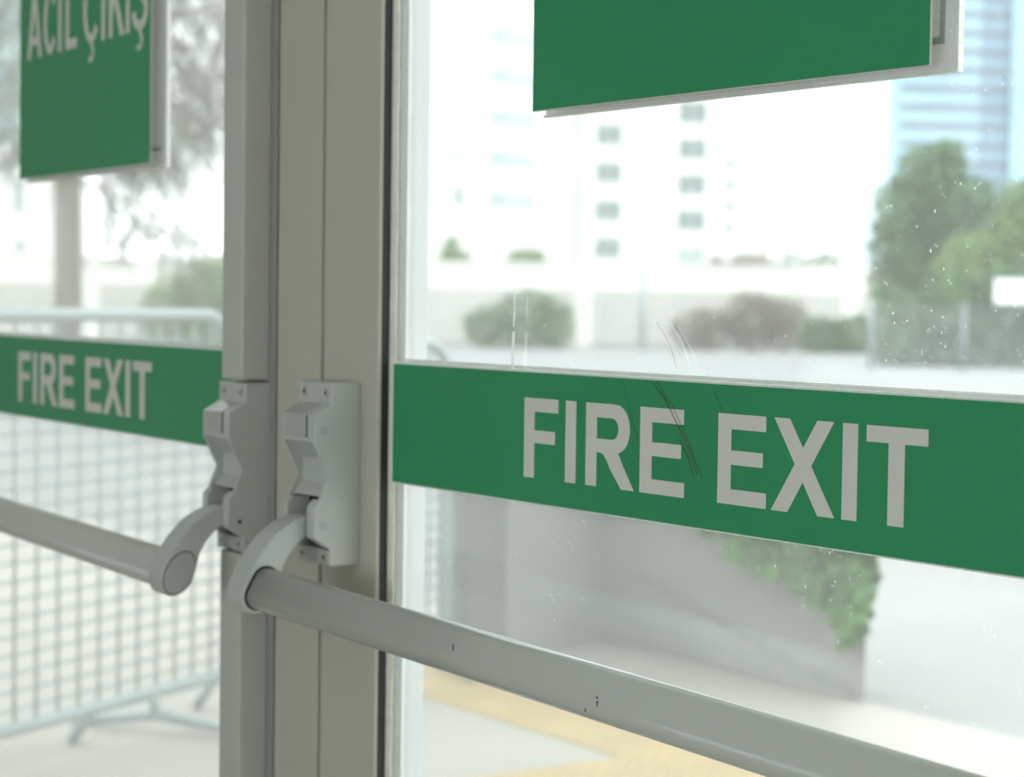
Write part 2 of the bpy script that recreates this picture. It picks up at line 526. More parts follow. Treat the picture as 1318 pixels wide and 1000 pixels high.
band_r = band((0, 0, 0), 0, 1, 0.1417, 1.2100, 1.0391, 1.1685, 'green FIRE EXIT strip in sharp focus across the right door glass', 0.0, 0.0)
band_l = band(LLOC, LROT, -1, 0.1417, 1.2500, 1.0470, 1.1714, 'green FIRE EXIT strip out of focus across the left door glass', -1.3583, 0.0052)
# rusty rub marks on the right strip
for pts, wd in (([(0.600, 1.1675), (0.620, 1.152), (0.640, 1.128), (0.655, 1.108), (0.668, 1.086)], [0.0008, 0.0016, 0.0018, 0.0018, 0.0006]),
                ([(0.607, 1.1675), (0.629, 1.149), (0.648, 1.124), (0.664, 1.098), (0.676, 1.084)], [0.0005, 0.0010, 0.0012, 0.0014, 0.0004]),
                ([(0.556, 1.166), (0.570, 1.135), (0.580, 1.112)], [0.0004, 0.0006, 0.0003]),
                ([(0.640, 1.118), (0.655, 1.100), (0.664, 1.082)], [0.0006, 0.0022, 0.0008]),
                ([(0.688, 1.165), (0.700, 1.145)], [0.0007, 0.0004])):
    o = mark(pts, wd, 'rust', band_r, y=0.0104, name='rust_mark')

for (loc, rz, s, fx0, fx1, rx0, rx1, zb, zt, label, label2) in (
        ((0, 0, 0), 0, 1, 0.3985, 0.9380, 0.4028, 0.9566, 1.4278, 1.9670,
         'plain green lower half of large exit sign on right door glass', 'grey back of exit sign seen through the right door glass'),
        (LLOC, LROT, -1, 0.9680, 0.4280, 0.9700, 0.3960, 1.4212, 1.9605,
         'large green exit sign with Turkish lettering on left door glass', 'grey back of exit sign seen through the left door glass')):
    e = empty('exit_sign', loc, rz); tag(e, label, 'sign')
    a, b = sorted((fx0 * s, fx1 * s))
    build('face', nbox(a, b, 0.0134, 0.0140, zb, zt), 'sign_green', e)
    build('backing', nbox(a - 0.0006, b + 0.0006, 0.0140, 0.0162, zb - 0.0008, zt + 0.001), 'board_white', e)
    if s < 0: sign_left = e
    r = empty('sign_back', loc, rz); tag(r, label2, 'sign')
    a, b = sorted((rx0 * s, rx1 * s))
    bm = bmesh.new()
    bm.faces.new([bm.verts.new(p) for p in ((a, 0.0264, zb - 0.004), (b, 0.0264, zb - 0.004), (b, 0.0264, zt), (a, 0.0264, zt))])
    build('board', bm, 'sheet_white', r)
    bm = bmesh.new()
    box(bm, a - 0.0005, b + (0.0024 if s > 0 else 0.0008), 0.0240, 0.0300, zb - 0.0062, zb - 0.004); box(bm, b, b + (0.0024 if s > 0 else 0.0008), 0.0240, 0.0300, zb - 0.004, zt)
    build('foam_edge', bm, 'foam_tape', r)
    bm = bmesh.new()
    box(bm, b - 0.0195, b - 0.0142, 0.0257, 0.0262, zb + 0.017, zt - 0.02); box(bm, a + 0.02, b - 0.0195, 0.0257, 0.0262, zb + 0.017, zb + 0.0225)
    build('tape_outline', bm, 'tape', r)
for loc, rz, s, x1, label in (((0, 0, 0), 0, 1, 1.21, 'white back of exit strip seen through the right door glass'), (LLOC, LROT, -1, 1.25, 'white back of exit strip seen through the left door glass')):
    r = empty('strip_back', loc, rz); tag(r, label, 'sign')
    a, b = sorted((0.145 * s, x1 * s))
    build('board', nbox(a, b, 0.0250, 0.0285, 1.040 + (0.008 if s < 0 else 0), 1.1742 + (0.003 if s < 0 else 0)), 'foam_tape', r)

# Turkish lettering on the left sign
zb, H, y0, y1, st = 1.6050, 0.100, 0.0129, 0.0134, 0.0140
zt = zb + H


def arc(cx, cz, rx, rz_, a0, a1, n):
    return [(cx + rx * math.cos(math.radians(a0 + (a1 - a0) * k / n)), cz + rz_ * math.sin(math.radians(a0 + (a1 - a0) * k / n))) for k in range(n + 1)]


def letter(bm):
    build('letter', bm, 'letter_white', sign_left)


def cee(x0, x1, ced=False):
    bm = bmesh.new()
    cx, rx = (x0 + x1) / 2 + 0.002, (x1 - x0) / 2
    strip(bm, arc(cx, zb + H / 2, rx, H / 2, 38, 322, 26), arc(cx, zb + H / 2, rx - st, H / 2 - 0.013, 38, 322, 26), y0, y1)
    if ced:
        stroke(bm, [(cx - 0.002, zb + 0.006), (cx + 0.004, zb - 0.006), (cx + 0.008, zb - 0.014), (cx + 0.003, zb - 0.022), (cx - 0.010, zb - 0.024)], 0.0085, y0 + 0.00005, y1)
    letter(bm)


bm = bmesh.new()
xa, xb = -0.932, -0.866
xm = (xa + xb) / 2
strip(bm, [(xm - 0.009, zt), (xa, zb)], [(xm + 0.006, zt), (xa + 0.0145, zb)], y0, y1)
strip(bm, [(xm - 0.006, zt), (xb - 0.0145, zb)], [(xm + 0.009, zt), (xb, zb)], y0 + 0.00005, y1)
box(bm, xa + 0.016, xb - 0.016, y0 + 0.0001, y1, zb + 0.020, zb + 0.034)
letter(bm)
cee(-0.8595, -0.8010)
bm = bmesh.new(); box(bm, -0.7925, -0.7785, y0, y1, zb, zt); box(bm, -0.7925, -0.7785, y0, y1, zt + 0.006, zt + 0.019); letter(bm)
bm = bmesh.new(); box(bm, -0.7600, -0.7460, y0, y1, zb, zt); box(bm, -0.7460, -0.7130, y0, y1, zb, zb + 0.015); letter(bm)
cee(-0.6880, -0.6220, True)
bm = bmesh.new(); box(bm, -0.6120, -0.5980, y0, y1, zb, zt); letter(bm)
bm = bmesh.new()
box(bm, -0.5830, -0.5690, y0, y1, zb, zt)
strip(bm, [(-0.5690, zb + 0.030), (-0.5430, zt)], [(-0.5690, zb + 0.050), (-0.5260, zt)], y0 + 0.00005, y1)
strip(bm, [(-0.5640, zb + 0.052), (-0.5400, zb)], [(-0.5530, zb + 0.062), (-0.5235, zb)], y0 + 0.0001, y1)
letter(bm)
bm = bmesh.new(); box(bm, -0.5180, -0.5040, y0, y1, zb, zt); letter(bm)
bm = bmesh.new()
cx = -0.4660
stroke(bm, arc(cx, zb + 0.0735, 0.0215, 0.0200, 20, 180, 10) + arc(cx, zb + 0.0735, 0.0215, 0.0200, 200, 262, 4) +
       arc(cx, zb + 0.0270, 0.0225, 0.0205, 75, 0, 5) + arc(cx, zb + 0.0270, 0.0225, 0.0205, -20, -180, 10), 0.0138, y0, y1)
stroke(bm, [(cx - 0.002, zb + 0.006), (cx + 0.004, zb - 0.006), (cx + 0.008, zb - 0.014), (cx + 0.003, zb - 0.022), (cx - 0.010, zb - 0.024)], 0.0085, y0 + 0.00005, y1)
letter(bm)

# ------------------------------------------------------------------ push bars
# side profile of the latch housing, (y, z)
PROF = [(0, 0.9420), (-0.0378, 0.9420), (-0.0378, 0.9614), (-0.0580, 0.9740), (-0.0580, 1.0085), (-0.0505, 1.0170), (-0.0405, 1.0425),
        (-0.0580, 1.0790), (-0.0580, 1.1100), (-0.0365, 1.1226), (-0.0365, 1.1460), (0, 1.1460)]
CORE = [(0, 0.9425), (-0.0376, 0.9425), (-0.0376, 0.9600), (-0.0240, 0.9630), (-0.0240, 1.0170), (-0.0455, 1.0190), (-0.0440, 1.0215), (-0.0345, 1.0330),
        (-0.0335, 1.0600), (-0.0560, 1.0795), (-0.0578, 1.0800), (-0.0578, 1.1098), (-0.0363, 1.1224), (-0.0363, 1.1458), (0, 1.1458)]
HX = 0.0385
RC = Vector((-0.1115, 0.9205))          # bar centre at the arm (y, z)
RD = Vector((-0.50, -0.866))            # long axis of the oval bar
RN = Vector((-0.866, 0.50))


def oval(a, b, n=32, c=RC, t0=0.0, t1=360.0):
    out = []
    for k in range(n):
        t = math.radians(t0 + (t1 - t0) * k / n)
        p = c + RD * a * math.cos(t) + RN * b * math.sin(t)
        out.append((p.x, p.y))
    return out


def stadium(a, b, n=40, c=RC):
    """flat-sided oval: two half circles joined by straight sides"""
    out = []
    h = n // 2
    for e_, t0 in ((1, -90), (-1, 90)):
        for k in range(h):
            t = math.radians(t0 + 180.0 * k / (h - 1))
            p = c + RD * ((a - b) * e_ + b * math.cos(t)) + RN * b * math.sin(t)
            out.append((p.x, p.y))
    return out


def arm_profile():
    pts = [(-0.036, 0.9985), (-0.0560, 0.9975), (-0.0760, 0.9905), (-0.0950, 0.9785), (-0.1110, 0.9610), (-0.1225, 0.9450)]
    for k in range(0, 19):                       # ring, from its front round its foot to the door side
        t = math.radians(90 - k * 10)
        p = RC + RD * 0.0300 * math.cos(t) + RN * 0.0205 * math.sin(t)
        pts.append((p.x, p.y))
    pts += [(-0.0890, 0.9260), (-0.0850, 0.9420), (-0.0770, 0.9560), (-0.0670, 0.9670), (-0.0560, 0.9745), (-0.036, 0.9790)]
    return pts


def screw(parent, x, y, z, mname='screw_metal'):
    bm = bmesh.new()
    disc(bm, (x, y - 0.0008, z), 'y', 0.0055, 0.0012, 16)
    s = build('screw', bm, mname, parent)
    bm = bmesh.new()
    box(bm, x - 0.0026, x + 0.0026, y - 0.0012, y - 0.0006, z - 0.0007, z + 0.0007)
    box(bm, x - 0.0007, x + 0.0007, y - 0.00121, y - 0.0006, z - 0.0026, z + 0.0026)
    build('screw_slot', bm, 'dark_hole', s)
    return s


def housing(parent, cx, cy, cz):
    """latch housing centred on x = cx"""
    def P(pts): return [(p[0] + cy, p[1] + cz) for p in pts]
    bm = bmesh.new()
    prism(bm, P(PROF), 'x', cx - HX, cx - HX + 0.0055)
    prism(bm, P(PROF), 'x', cx + HX - 0.0055, cx + HX)
    prism(bm, P(CORE), 'x', cx - HX + 0.0050, cx + HX - 0.0050)
    for a, b in ((cx - HX + 0.0050, cx - 0.0240), (cx + 0.0205, cx + HX - 0.0050)):
        prism(bm, P([(-0.02, 0.9605), (-0.0376, 0.9614), (-0.0578, 0.9742), (-0.0578, 1.0083), (-0.0510, 1.0160), (-0.02, 1.0160)]), 'x', a, b)
    h = build('latch_housing', bm, 'device_paint', parent, bevel=0.0014)
    build('slot', nbox(cx - 0.0238, cx + 0.0203, cy - 0.0300, cy - 0.0236, cz + 0.9632, cz + 1.0168), 'dark_hole', h)
    # grey cover plate that wraps the slope and the front of the upper bump
    cp = [(-0.0362, 1.1190), (-0.0380, 1.1226), (-0.0594, 1.1105), (-0.0594, 1.0850), (-0.0570, 1.0850)]
    c = build('cover_plate', prism(bmesh.new(), P(cp), 'x', cx - 0.0290, cx + 0.0190), 'cover_grey', h, bevel=0.0007)
    build('cover_gap', nbox(cx + 0.0190, cx + 0.0212, cy - 0.0583, cy - 0.0560, cz + 1.0850, cz + 1.1098), 'dark_hole', h)
    for sx in (-0.0245, 0.0245):
        screw(h, cx + sx, cy - 0.0365, cz + 1.1342); screw(h, cx + sx, cy - 0.0378, cz + 0.9515)
    return h


def push_bar(loc, rz, label, cx, cy, cz, s, d, length, right):
    e = empty('push_bar', loc, rz); tag(e, label, 'door hardware')
    h = housing(e, cx, cy, cz)
    for z in (1.0935, 0.9885):
        if right:
            build('plug', disc(bmesh.new(), (cx + HX - 0.0003, cy - 0.0470, cz + z), 'x', 0.0055, 0.0012, 18), 'cover_grey', h)
    if not right:
        build('screw_hole', disc(bmesh.new(), (cx + HX - 0.0003, cy - 0.0430, cz + 0.9800), 'x', 0.0026, 0.0006, 14), 'dark_hole', h)
    ap = [(p[0] + cy, p[1] + cz) for p in arm_profile()]
    xa, xb = cx - 0.0215, cx + 0.0185
    a = build('arm', prism(bmesh.new(), ap, 'x', xa, xb), 'device_paint', e, bevel=0.0022)
    c = Vector((RC.x + cy, RC.y + cz))
    # inner lining of the ring, bar, and on the far side of the ring the end cap
    xr = xb if s > 0 else xa
    build('ring_gap', prism(bmesh.new(), stadium(0.0258, 0.0163, 40, c), 'x', min(xr, xr + s * 0.0006), max(xr, xr + s * 0.0006)), 'dark_hole', a)
    xc = xa if s > 0 else xb
    build('cap_gap', prism(bmesh.new(), oval(0.0280, 0.0182, 32, c), 'x', min(xc, xc - s * 0.0006), max(xc, xc - s * 0.0006)), 'rubber', a)
    cap = build('end_cap', prism(bmesh.new(), oval(0.0268, 0.0170, 32, c), 'x', min(xc, xc - s * 0.0020), max(xc, xc - s * 0.0020)), 'cover_grey', a, bevel=0.0008)
    bm = bmesh.new()
    rings = []
    d = Vector(d)
    for t in (0.0, length):
        rings.append([bm.verts.new(Vector((xr - s * 0.02 if t == 0 else xr, p[0], p[1])) + d * t + (d * 0.0)) for p in stadium(0.0240, 0.0145, 40, c)])
    for k in range(40):
        bm.faces.new((rings[0][k], rings[0][(k + 1) % 40], rings[1][(k + 1) % 40], rings[1][k]))
    bm.faces.new(rings[0]); bm.faces.new(rings[1])
    for f in bm.faces: f.smooth = len(f.verts) == 4
    bar = build('bar', bm, 'bar_paint', e)
    # hinge-side housing and arm, beyond the picture
    off = d * length
    hx = xr + off.x + s * 0.0185
    h2 = housing(e, hx, 0.0, cz + off.z)
    ap2 = [(p[0] + (cy + off.y if p[0] < -0.06 else cy * 0.5), p[1] + cz + off.z) for p in arm_profile()]
    build('arm', prism(bmesh.new(), ap2, 'x', hx - 0.0200, hx + 0.0200), 'device_paint', e, bevel=0.0022)
    return e, bar


pb_r, bar_r = push_bar((0, 0, 0), 0, 'grey push bar in focus across the right door below the sign strip', 0.0520, 0.0, 0.0, 1, (0.99946, 0.01578, -0.02879), 1.16, True)
pb_l, bar_l = push_bar(LLOC, LROT, 'blurred grey push bar with rod covers across the left door', -0.0505, 0.005, -0.009, -1, (-0.99824, -0.0507, 0.0309), 1.16, False)
for z0, z1 in ((1.1405, 2.20), (0.08, 0.9325)):
    build('rod_cover', nbox(-0.0705, -0.0120, -0.0375, 0.0005, z0, z1), 'rod_paint', pb_l, bevel=0.0030)
# small dark nicks on the right bar
for t, dz, L_, tilt in ((0.405, 0.006, 0.006, 0.2), (0.425, 0.009, 0.007, 0.25), (0.628, -0.004, 0.005, 0.0), (0.626, 0.001, 0.002, 0.0), (0.612, -0.012, 0.003, 0.9)):
    bx_ = 0.0705 + 0.99946 * t
    bz_ = RC.y - 0.02879 * t + dz
    # exact point of the oval surface for this height
    best = min(stadium(0.0241, 0.0146, 720), key=lambda p: abs(p[1] - RC.y - dz) + (10 if p[0] > RC.x + (p[1] - RC.y) * 0.3 else 0))
    yy = best[0] + 0.01578 * t
    build('nick', nbox(bx_ - 0.0007, bx_ + 0.0007, yy - 0.0003, yy + 0.0006, bz_ - L_ / 2, bz_ + L_ / 2), 'nick_grey', bar_r)

# ------------------------------------------------------------------ outside ground, wall, tactile paving
tag(build('ground', nbox(-420, 260, 0.10, 560, -0.4, 0.0), 'ground_concrete'), kind='structure')

ap = build('pavement', nbox(-14.0, 9.0, 0.10, 3.388, 0.0, 0.006), 'apron_concrete'); tag(ap, kind='structure')
tp = empty('tactile_paving', (0, 0, 0)); tag(tp, kind='structure')
bm = bmesh.new()
prism(bm, [(-0.198, -0.198), (0.198, -0.198), (0.198, 0.198), (-0.198, 0.198)], 'z', 0.0, 0.006)
for i in range(7):
    for j in range(7):
        cx, cy = -0.168 + i * 0.056, -0.168 + j * 0.056
        lo = [bm.verts.new((cx + 0.016 * math.cos(k * math.pi / 4), cy + 0.016 * math.sin(k * math.pi / 4), 0.0062)) for k in range(8)]
        hi = [bm.verts.new((cx + 0.010 * math.cos(k * math.pi / 4), cy + 0.010 * math.sin(k * math.pi / 4), 0.0115)) for k in range(8)]
        for k in range(8): bm.faces.new((lo[k], lo[(k + 1) % 8], hi[(k + 1) % 8], hi[k]))
        bm.faces.new(hi)
first = build('tile', bm, 'tactile_yellow', tp)
spots = [(-4.36 + 0.4 * i, 2.45) for i in range(9)] + [(-2.16 + 0.4 * i, 2.05 - 0.4 * j) for i in range(2) for j in range(5)]
first.location = (spots[0][0], spots[0][1], 0.004)
for x, y in spots[1:]:
    share('tile', first.data, tp, (x, y, 0.004))

rw = empty('retaining_wall', (-2.6, 3.39, 0))
tag(rw, 'low grey concrete wall with ivy hanging over its right end', 'wall')
wpts = [(-2.595, 3.387), (-3.992, 3.387), (-3.745, 2.82), (-3.92, 2.75), (-4.30, 3.60), (-2.84, 3.60)]
build('wall_body', prism(bmesh.new(), [(p[0] + 2.6, p[1] - 3.39) for p in wpts], 'z', -0.05, 0.86), 'wall_concrete', rw, bevel=0.008)
# slanting strip on its face, a little darker than the wall
build('slant_strip', strip(bmesh.new(), [(-1.21, 0.290), (-0.77, 0.200), (-0.53, 0.145), (-0.03, 0.040)], [(-1.21, 0.270), (-0.77, 0.168), (-0.53, 0.108), (-0.03, -0.002)], -0.0045, 0.0), 'slant_grey', rw)
cpst = empty('concrete_post', (-3.665, 2.625, 0))
tag(cpst, 'short concrete post darkened for shade at the near end of the low wall', 'post')
build('post_body', nbox(-0.085, 0.085, -0.085, 0.085, 0, 0.84), 'shaded_concrete', cpst, bevel=0.008)
build('post_cap', nbox(-0.095, 0.095, -0.095, 0.095, 0.84, 0.88), 'shaded_concrete', cpst, bevel=0.008)

# ivy hanging over the end of the wall
rnd = random.Random(11)
ivy = empty('ivy', (-2.6, 3.38, 0.86))
tag(ivy, 'bright green ivy hanging over the end of the grey wall', 'plant')
bm = bmesh.new()
lp = [(0, 0, -0.036), (0.017, 0.004, -0.016), (0.033, -0.004, -0.006), (0.020, 0.005, 0.010), (0.012, 0.002, 0.026), (0, 0.006, 0.016), (-0.012, 0.002, 0.026), (-0.020, 0.005, 0.010), (-0.033, -0.004, -0.006), (-0.017, 0.004, -0.016)]
vs = [bm.verts.new(p) for p in lp]
c0 = bm.verts.new((0, -0.006, 0))
for k in range(10): bm.faces.new((vs[k], vs[(k + 1) % 10], c0))
lf = build('leaf', bm, 'ivy_green', ivy)


def ivy_low(x):                       # lowest z of the curtain of ivy along the wall (x from its right end)
    pts = [(-0.95, 0.66), (-0.66, 0.475), (-0.578, 0.44), (-0.345, 0.365), (-0.15, 0.30), (-0.09, 0.25), (-0.034, 0.18), (0.02, 0.22), (0.065, 0.30)]
    for (a, za), (b, zb_) in zip(pts, pts[1:]):
        if a <= x <= b: return za + (zb_ - za) * (x - a) / (b - a)
    return 0.66


n = 0
while n < 300:
    x = rnd.uniform(-0.95, 0.065); z = rnd.uniform(0.18, 0.70)
    if z < ivy_low(x) + rnd.uniform(-0.03, 0.03): continue
    if x > 0.03 and rnd.random() < 0.4: continue
    s_ = rnd.uniform(0.8, 1.55)
    args = dict(loc=(x, rnd.uniform(-0.075, -0.02), z - 0.86), rot=(rnd.uniform(-0.7, 0.3), rnd.uniform(-0.6, 0.6), rnd.uniform(-0.7, 0.7)), scale=(s_, s_, s_))
    if n == 0:
        lf.location = args['loc']; lf.rotation_euler = args['rot']; lf.scale = args['scale']
    else:
        share('leaf', lf.data, ivy, args['loc'], args['rot'], args['scale'])
    n += 1
r2 = random.Random(12)
bm = bmesh.new()
n = 0
while n < 1100:                       # the shaded leaves underneath and the tops behind the strip
    x = r2.uniform(-0.98, 0.06); z = r2.uniform(0.18, 0.93)
    if z < ivy_low(x) + r2.uniform(0.0, 0.05): continue
    q = Vector((x, r2.uniform(-0.055, -0.008), z - 0.86))
    a = Vector((r2.gauss(0, .35), r2.gauss(0, .3), -1)).normalized()
    b = a.cross(Vector((r2.gauss(0, .3), -1, r2.gauss(0, .3)))).normalized()
    s_ = r2.uniform(0.022, 0.045)
    bm.faces.new([bm.verts.new(q - a * s_ * 0.8), bm.verts.new(q + b * s_), bm.verts.new(q + a * s_), bm.verts.new(q - b * s_)])
    n += 1
o = build('leaves', bm, 'ivy_green', ivy); o['kind'] = 'stuff'
bm = bmesh.new()
for k in range(9):
    x = -0.72 + k * 0.085
    zl = ivy_low(x)
    tube(bm, [(x - 0.01, -0.012, 0.05), (x, -0.015, 0.03), (x + 0.01, -0.02, -0.12), (x + 0.02 * math.sin(k), -0.016, min(-0.15, zl - 0.86 + 0.03))], 0.004, 5)
build('vine_stem', bm, 'bark', ivy)


# ------------------------------------------------------------------ crowd barriers
def barrier(p0, p1, label, zt, zb, struts, base_at):
    p0, p1 = Vector(p0), Vector(p1)
    L = (p1 - p0).length
    ang = math.atan2(p1.y - p0.y, p1.x - p0.x)
    e = empty('crowd_barrier', (p0.x, p0.y, 0), ang); tag(e, label, 'barrier', None)
    R = 0.12
    path = [(0, 0, zb + 0.03), (0.01, 0, zb), (L / 2, 0, zb), (L - 0.01, 0, zb), (L, 0, zb + 0.03), (L, 0, 0.6), (L, 0, zt - R)]
    path += [(L - R + R * math.cos(math.radians(a)), 0, zt - R + R * math.sin(math.radians(a))) for a in (15, 30, 45, 60, 75, 90)]
    path += [(L / 2, 0, zt)]
    path += [(R - R * math.sin(math.radians(a)), 0, zt - R + R * math.cos(math.radians(a))) for a in (0, 15, 30, 45, 60, 75, 90)]
    path += [(0, 0, 0.6)]
    build('tube_frame', tube(bmesh.new(), path, 0.019, 10, True), 'galvanised', e, smooth=True)
    nv = int(L / 0.085)
    bm = bmesh.new(); tube(bm, [(0, 0, zb), (0, 0, zt - 0.02)], 0.0055, 6)
    ob = None
    for k in range(1, nv):
        x = L * k / nv
        if ob is None: ob = build('bar', bm, 'galvanised', e, smooth=True); ob.location = (x, 0, 0)
        else: share('bar', ob.data, e, (x, 0, 0))
    bm = bmesh.new(); tube(bm, [(0.005, 0.008, 0), (L - 0.005, 0.008, 0)], 0.0042, 6)
    ob = None
    nh = int((zt - zb) / 0.048)
    for k in range(1, nh):
        z = zb + (zt - zb - 0.02) * k / nh
        if ob is None: ob = build('wire', bm, 'galvanised', e, smooth=True); ob.location = (0, 0, z)
        else: share('wire', ob.data, e, (0, 0, z))
    for x, dy, dx_ in struts:
        build('leg', tube(bmesh.new(), [(x, 0, zb + 0.01), (x + dx_, dy, 0.012)], 0.016, 8), 'galvanised', e, smooth=True)
    for x in base_at:
        f = build('foot', tube(bmesh.new(), [(x - 0.03, 0.26, 0.018), (x, 0, 0.055), (x + 0.05, -0.42, 0.018)], 0.017, 8), 'galvanised', e, smooth=True)
        build('foot_post', tube(bmesh.new(), [(x, 0, 0.05), (x, 0, zb)], 0.016, 8), 'galvanised', f, smooth=True)
    return e


barrier((-2.70, 0.195, 0), (-3.475, 1.630, 0), 'blue grey mesh crowd barrier seen through the left door glass', 1.185, 0.12,
        [(1.02, 0.10, 0.02), (1.60, 0.10, 0.02)], [1.28])
barrier((-3.42, 1.80, 0), (-3.585, 2.475, 0), 'blue grey crowd barrier end behind the right door frame edge', 1.10, 0.12,
        [(0.70, -0.12, 0.0)], [])


# ------------------------------------------------------------------ street and town, in metres right (u) and ahead (v) of the camera point
UR = Vector((0.56464, 0.82534)); UV = Vector((-0.82534, 0.56464))
SROT = math.atan2(UR.y, UR.x)


def place(u, v, z=0.0):
    p = Vector((CAM.x, CAM.y)) + UR * u + UV * v
    return (p.x, p.y, z)


rd = empty('road', place(0, 0), SROT); tag(rd, kind='structure')
build('road_surface', nbox(-70, 60, 33.0, 53.0, -0.01, 0.012), 'asphalt', rd)


def foliage(blobs, nl, size, seed, flat=0.0):
    """leaf blades scattered through a set of ellipsoids (centre, radii)"""
    r = random.Random(seed)
    bm = bmesh.new()
    tot = sum(b[1][0] * b[1][2] for b in blobs)
    for c, rad in blobs:
        k = int(nl * rad[0] * rad[2] / tot)
        for _ in range(k):
            while True:
                p = Vector((r.uniform(-1, 1), r.uniform(-1, 1), r.uniform(-1, 1)))
                if 0.25 < p.length < 1.0: break
            p *= r.uniform(0.9, 1.06)
            q = Vector((c[0] + p.x * rad[0], c[1] + p.y * rad[1], max(0.03, c[2] + p.z * rad[2])))
            a = Vector((r.gauss(0, 1), r.gauss(0, 1), r.gauss(0, 1) * (1 - flat))).normalized()
            b = a.cross(Vector((r.gauss(0, 1), r.gauss(0, 1), r.gauss(0, 1)))).normalized()
            s = size * r.uniform(0.6, 1.4)
            v = [bm.verts.new(q + a * s), bm.verts.new(q + b * s * 0.5), bm.verts.new(q - a * s), bm.verts.new(q - b * s * 0.5)]
            bm.faces.new(v)
    return bm


def plant(name, u, v, label, cat, blobs, nl, size, m, seed, trunk=None, group=None):
    e = empty(name, place(u, v), SROT); tag(e, label, cat, group)
    f = build('foliage', foliage(blobs, nl, size, seed), m, e); f['kind'] = 'stuff'
    bm = bmesh.new()
    r = random.Random(seed + 5)
    if trunk:
        h, rr = trunk
        tube(bm, [(0, 0, 0), (0.02, 0, h * 0.5), (0.0, 0.02, h)], [rr, rr * 0.85, rr * 0.6], 9)
        for c, rad in blobs:
            tube(bm, [(0, 0.01, h * 0.8), ((c[0]) * 0.5, c[1] * 0.5, (h * 0.8 + c[2]) / 2 + 0.1), (c[0], c[1], c[2])], [rr * 0.55, rr * 0.4, rr * 0.15], 6)
        build('trunk', bm, 'bark', e, smooth=True)
    else:
        for c, rad in blobs:
            for k in range(3):
                tube(bm, [(c[0] + r.uniform(-.1, .1), c[1], 0), (c[0] + r.uniform(-.4, .4) * rad[0], c[1], c[2])], [0.03, 0.012], 5)
        build('stem', bm, 'bark', e, smooth=True)
    return e


# boundary: pale breeze-block fence in front, white wall behind
bf = empty('boundary_fence', place(0, 57), SROT); tag(bf, 'pale latticed boundary fence across the road behind the bushes', 'fence')
piers = [-15.2, -11.4, -7.6, -3.5, 1.95, 9.15, 13.4]
bm = bmesh.new(); box(bm, -0.22, 0.22, -0.16, 0.16, 0, 1.62)
ob = None
for u in piers:
    if ob is None: ob = build('pier', bm, 'fence_white', bf); ob.location = (u, 0, 0)
    else: share('pier', ob.data, bf, (u, 0, 0))
for a, b in zip(piers, piers[1:]):
    bm = bmesh.new()
    x0, x1 = a + 0.22, b - 0.22
    box(bm, x0, x1, -0.10, 0.10, 0, 0.18); box(bm, x0, x1, -0.10, 0.10, 1.38, 1.50)
    nn = int((x1 - x0) / 0.24)
    for k in range(nn + 1):
        x = x0 + (x1 - x0) * k / nn
        box(bm, x - 0.05, x + 0.05, -0.06, 0.06, 0.18, 1.38)
    for k in range(1, 5):
        z = 0.18 + 1.2 * k / 5
        box(bm, x0, x1, -0.059, 0.059, z - 0.05, z + 0.05)
    p = build('lattice_panel', bm, 'fence_cream', bf)
ww = empty('boundary_wall', place(0, 62), SROT); tag(ww, 'long white boundary wall behind the latticed fence', 'wall')
build('wall_body', nbox(-22, 11.2, -0.1, 0.1, 0, 2.25), 'fence_white', ww)
build('coping', nbox(-22, 11.25, -0.16, 0.16, 2.25, 2.36), 'fence_white', ww)

# bushes against the fence, from left to right
plant('bush', -6.85, 44, 'rounded olive green bush behind the barrier seen through left door', 'bush', [((-0.25, 0, 0.75), (0.75, 0.7, 1.0)), ((0.45, 0, 1.0), (0.75, 0.8, 1.2)), ((1.0, 0, 0.9), (0.6, 0.7, 1.2))], 3200, 0.085, 'leaf_bright', 21)
plant('bush', 0.1, 54, 'dark green rounded bush beside the white fence pier', 'bush', [((-0.65, 0, 0.55), (0.75, 0.6, 0.65)), ((0.3, 0, 0.75), (0.95, 0.7, 0.82)), ((1.0, 0, 0.65), (0.6, 0.6, 0.75))], 2600, 0.075, 'leaf_green', 22)
plant('bush', 5.6, 54, 'brownish bush in front of fence with reddish top', 'bush', [((-0.6, 0, 0.55), (0.95, 0.6, 0.6)), ((0.6, 0, 0.78), (0.95, 0.7, 0.82)), ((1.4, 0, 0.7), (0.7, 0.6, 0.7))], 2900, 0.075, 'leaf_brown', 23)
plant('bush', 8.1, 53, 'low green bush between the brownish bush and the big trees', 'bush', [((-0.3, 0, 0.4), (0.7, 0.5, 0.55)), ((0.55, 0, 0.45), (0.6, 0.5, 0.6))], 1700, 0.075, 'leaf_green', 24)
plant('shrub', -2.0, 72, 'pale green shrub top above the white wall, nearest the door frame', 'shrub', [((0, 0, 2.3), (0.75, 0.6, 0.75)), ((-0.1, 0, 2.9), (0.3, 0.3, 0.55))], 1300, 0.08, 'leaf_bright', 25, trunk=(1.9, 0.06))
plant('shrub', 0.45, 72, 'pale green dome of shrub above the white wall beside the first one', 'shrub', [((0, 0, 2.35), (0.85, 0.6, 0.75))], 1300, 0.08, 'leaf_bright', 26, trunk=(1.9, 0.06))
plant('shrub', 7.6, 72, 'small olive shrub above the white wall under the pink building edge', 'shrub', [((-0.6, 0, 2.3), (0.55, 0.5, 0.55)), ((0.5, 0, 2.35), (0.9, 0.5, 0.65))], 1300, 0.08, 'leaf_brown', 27, trunk=(1.9, 0.06))
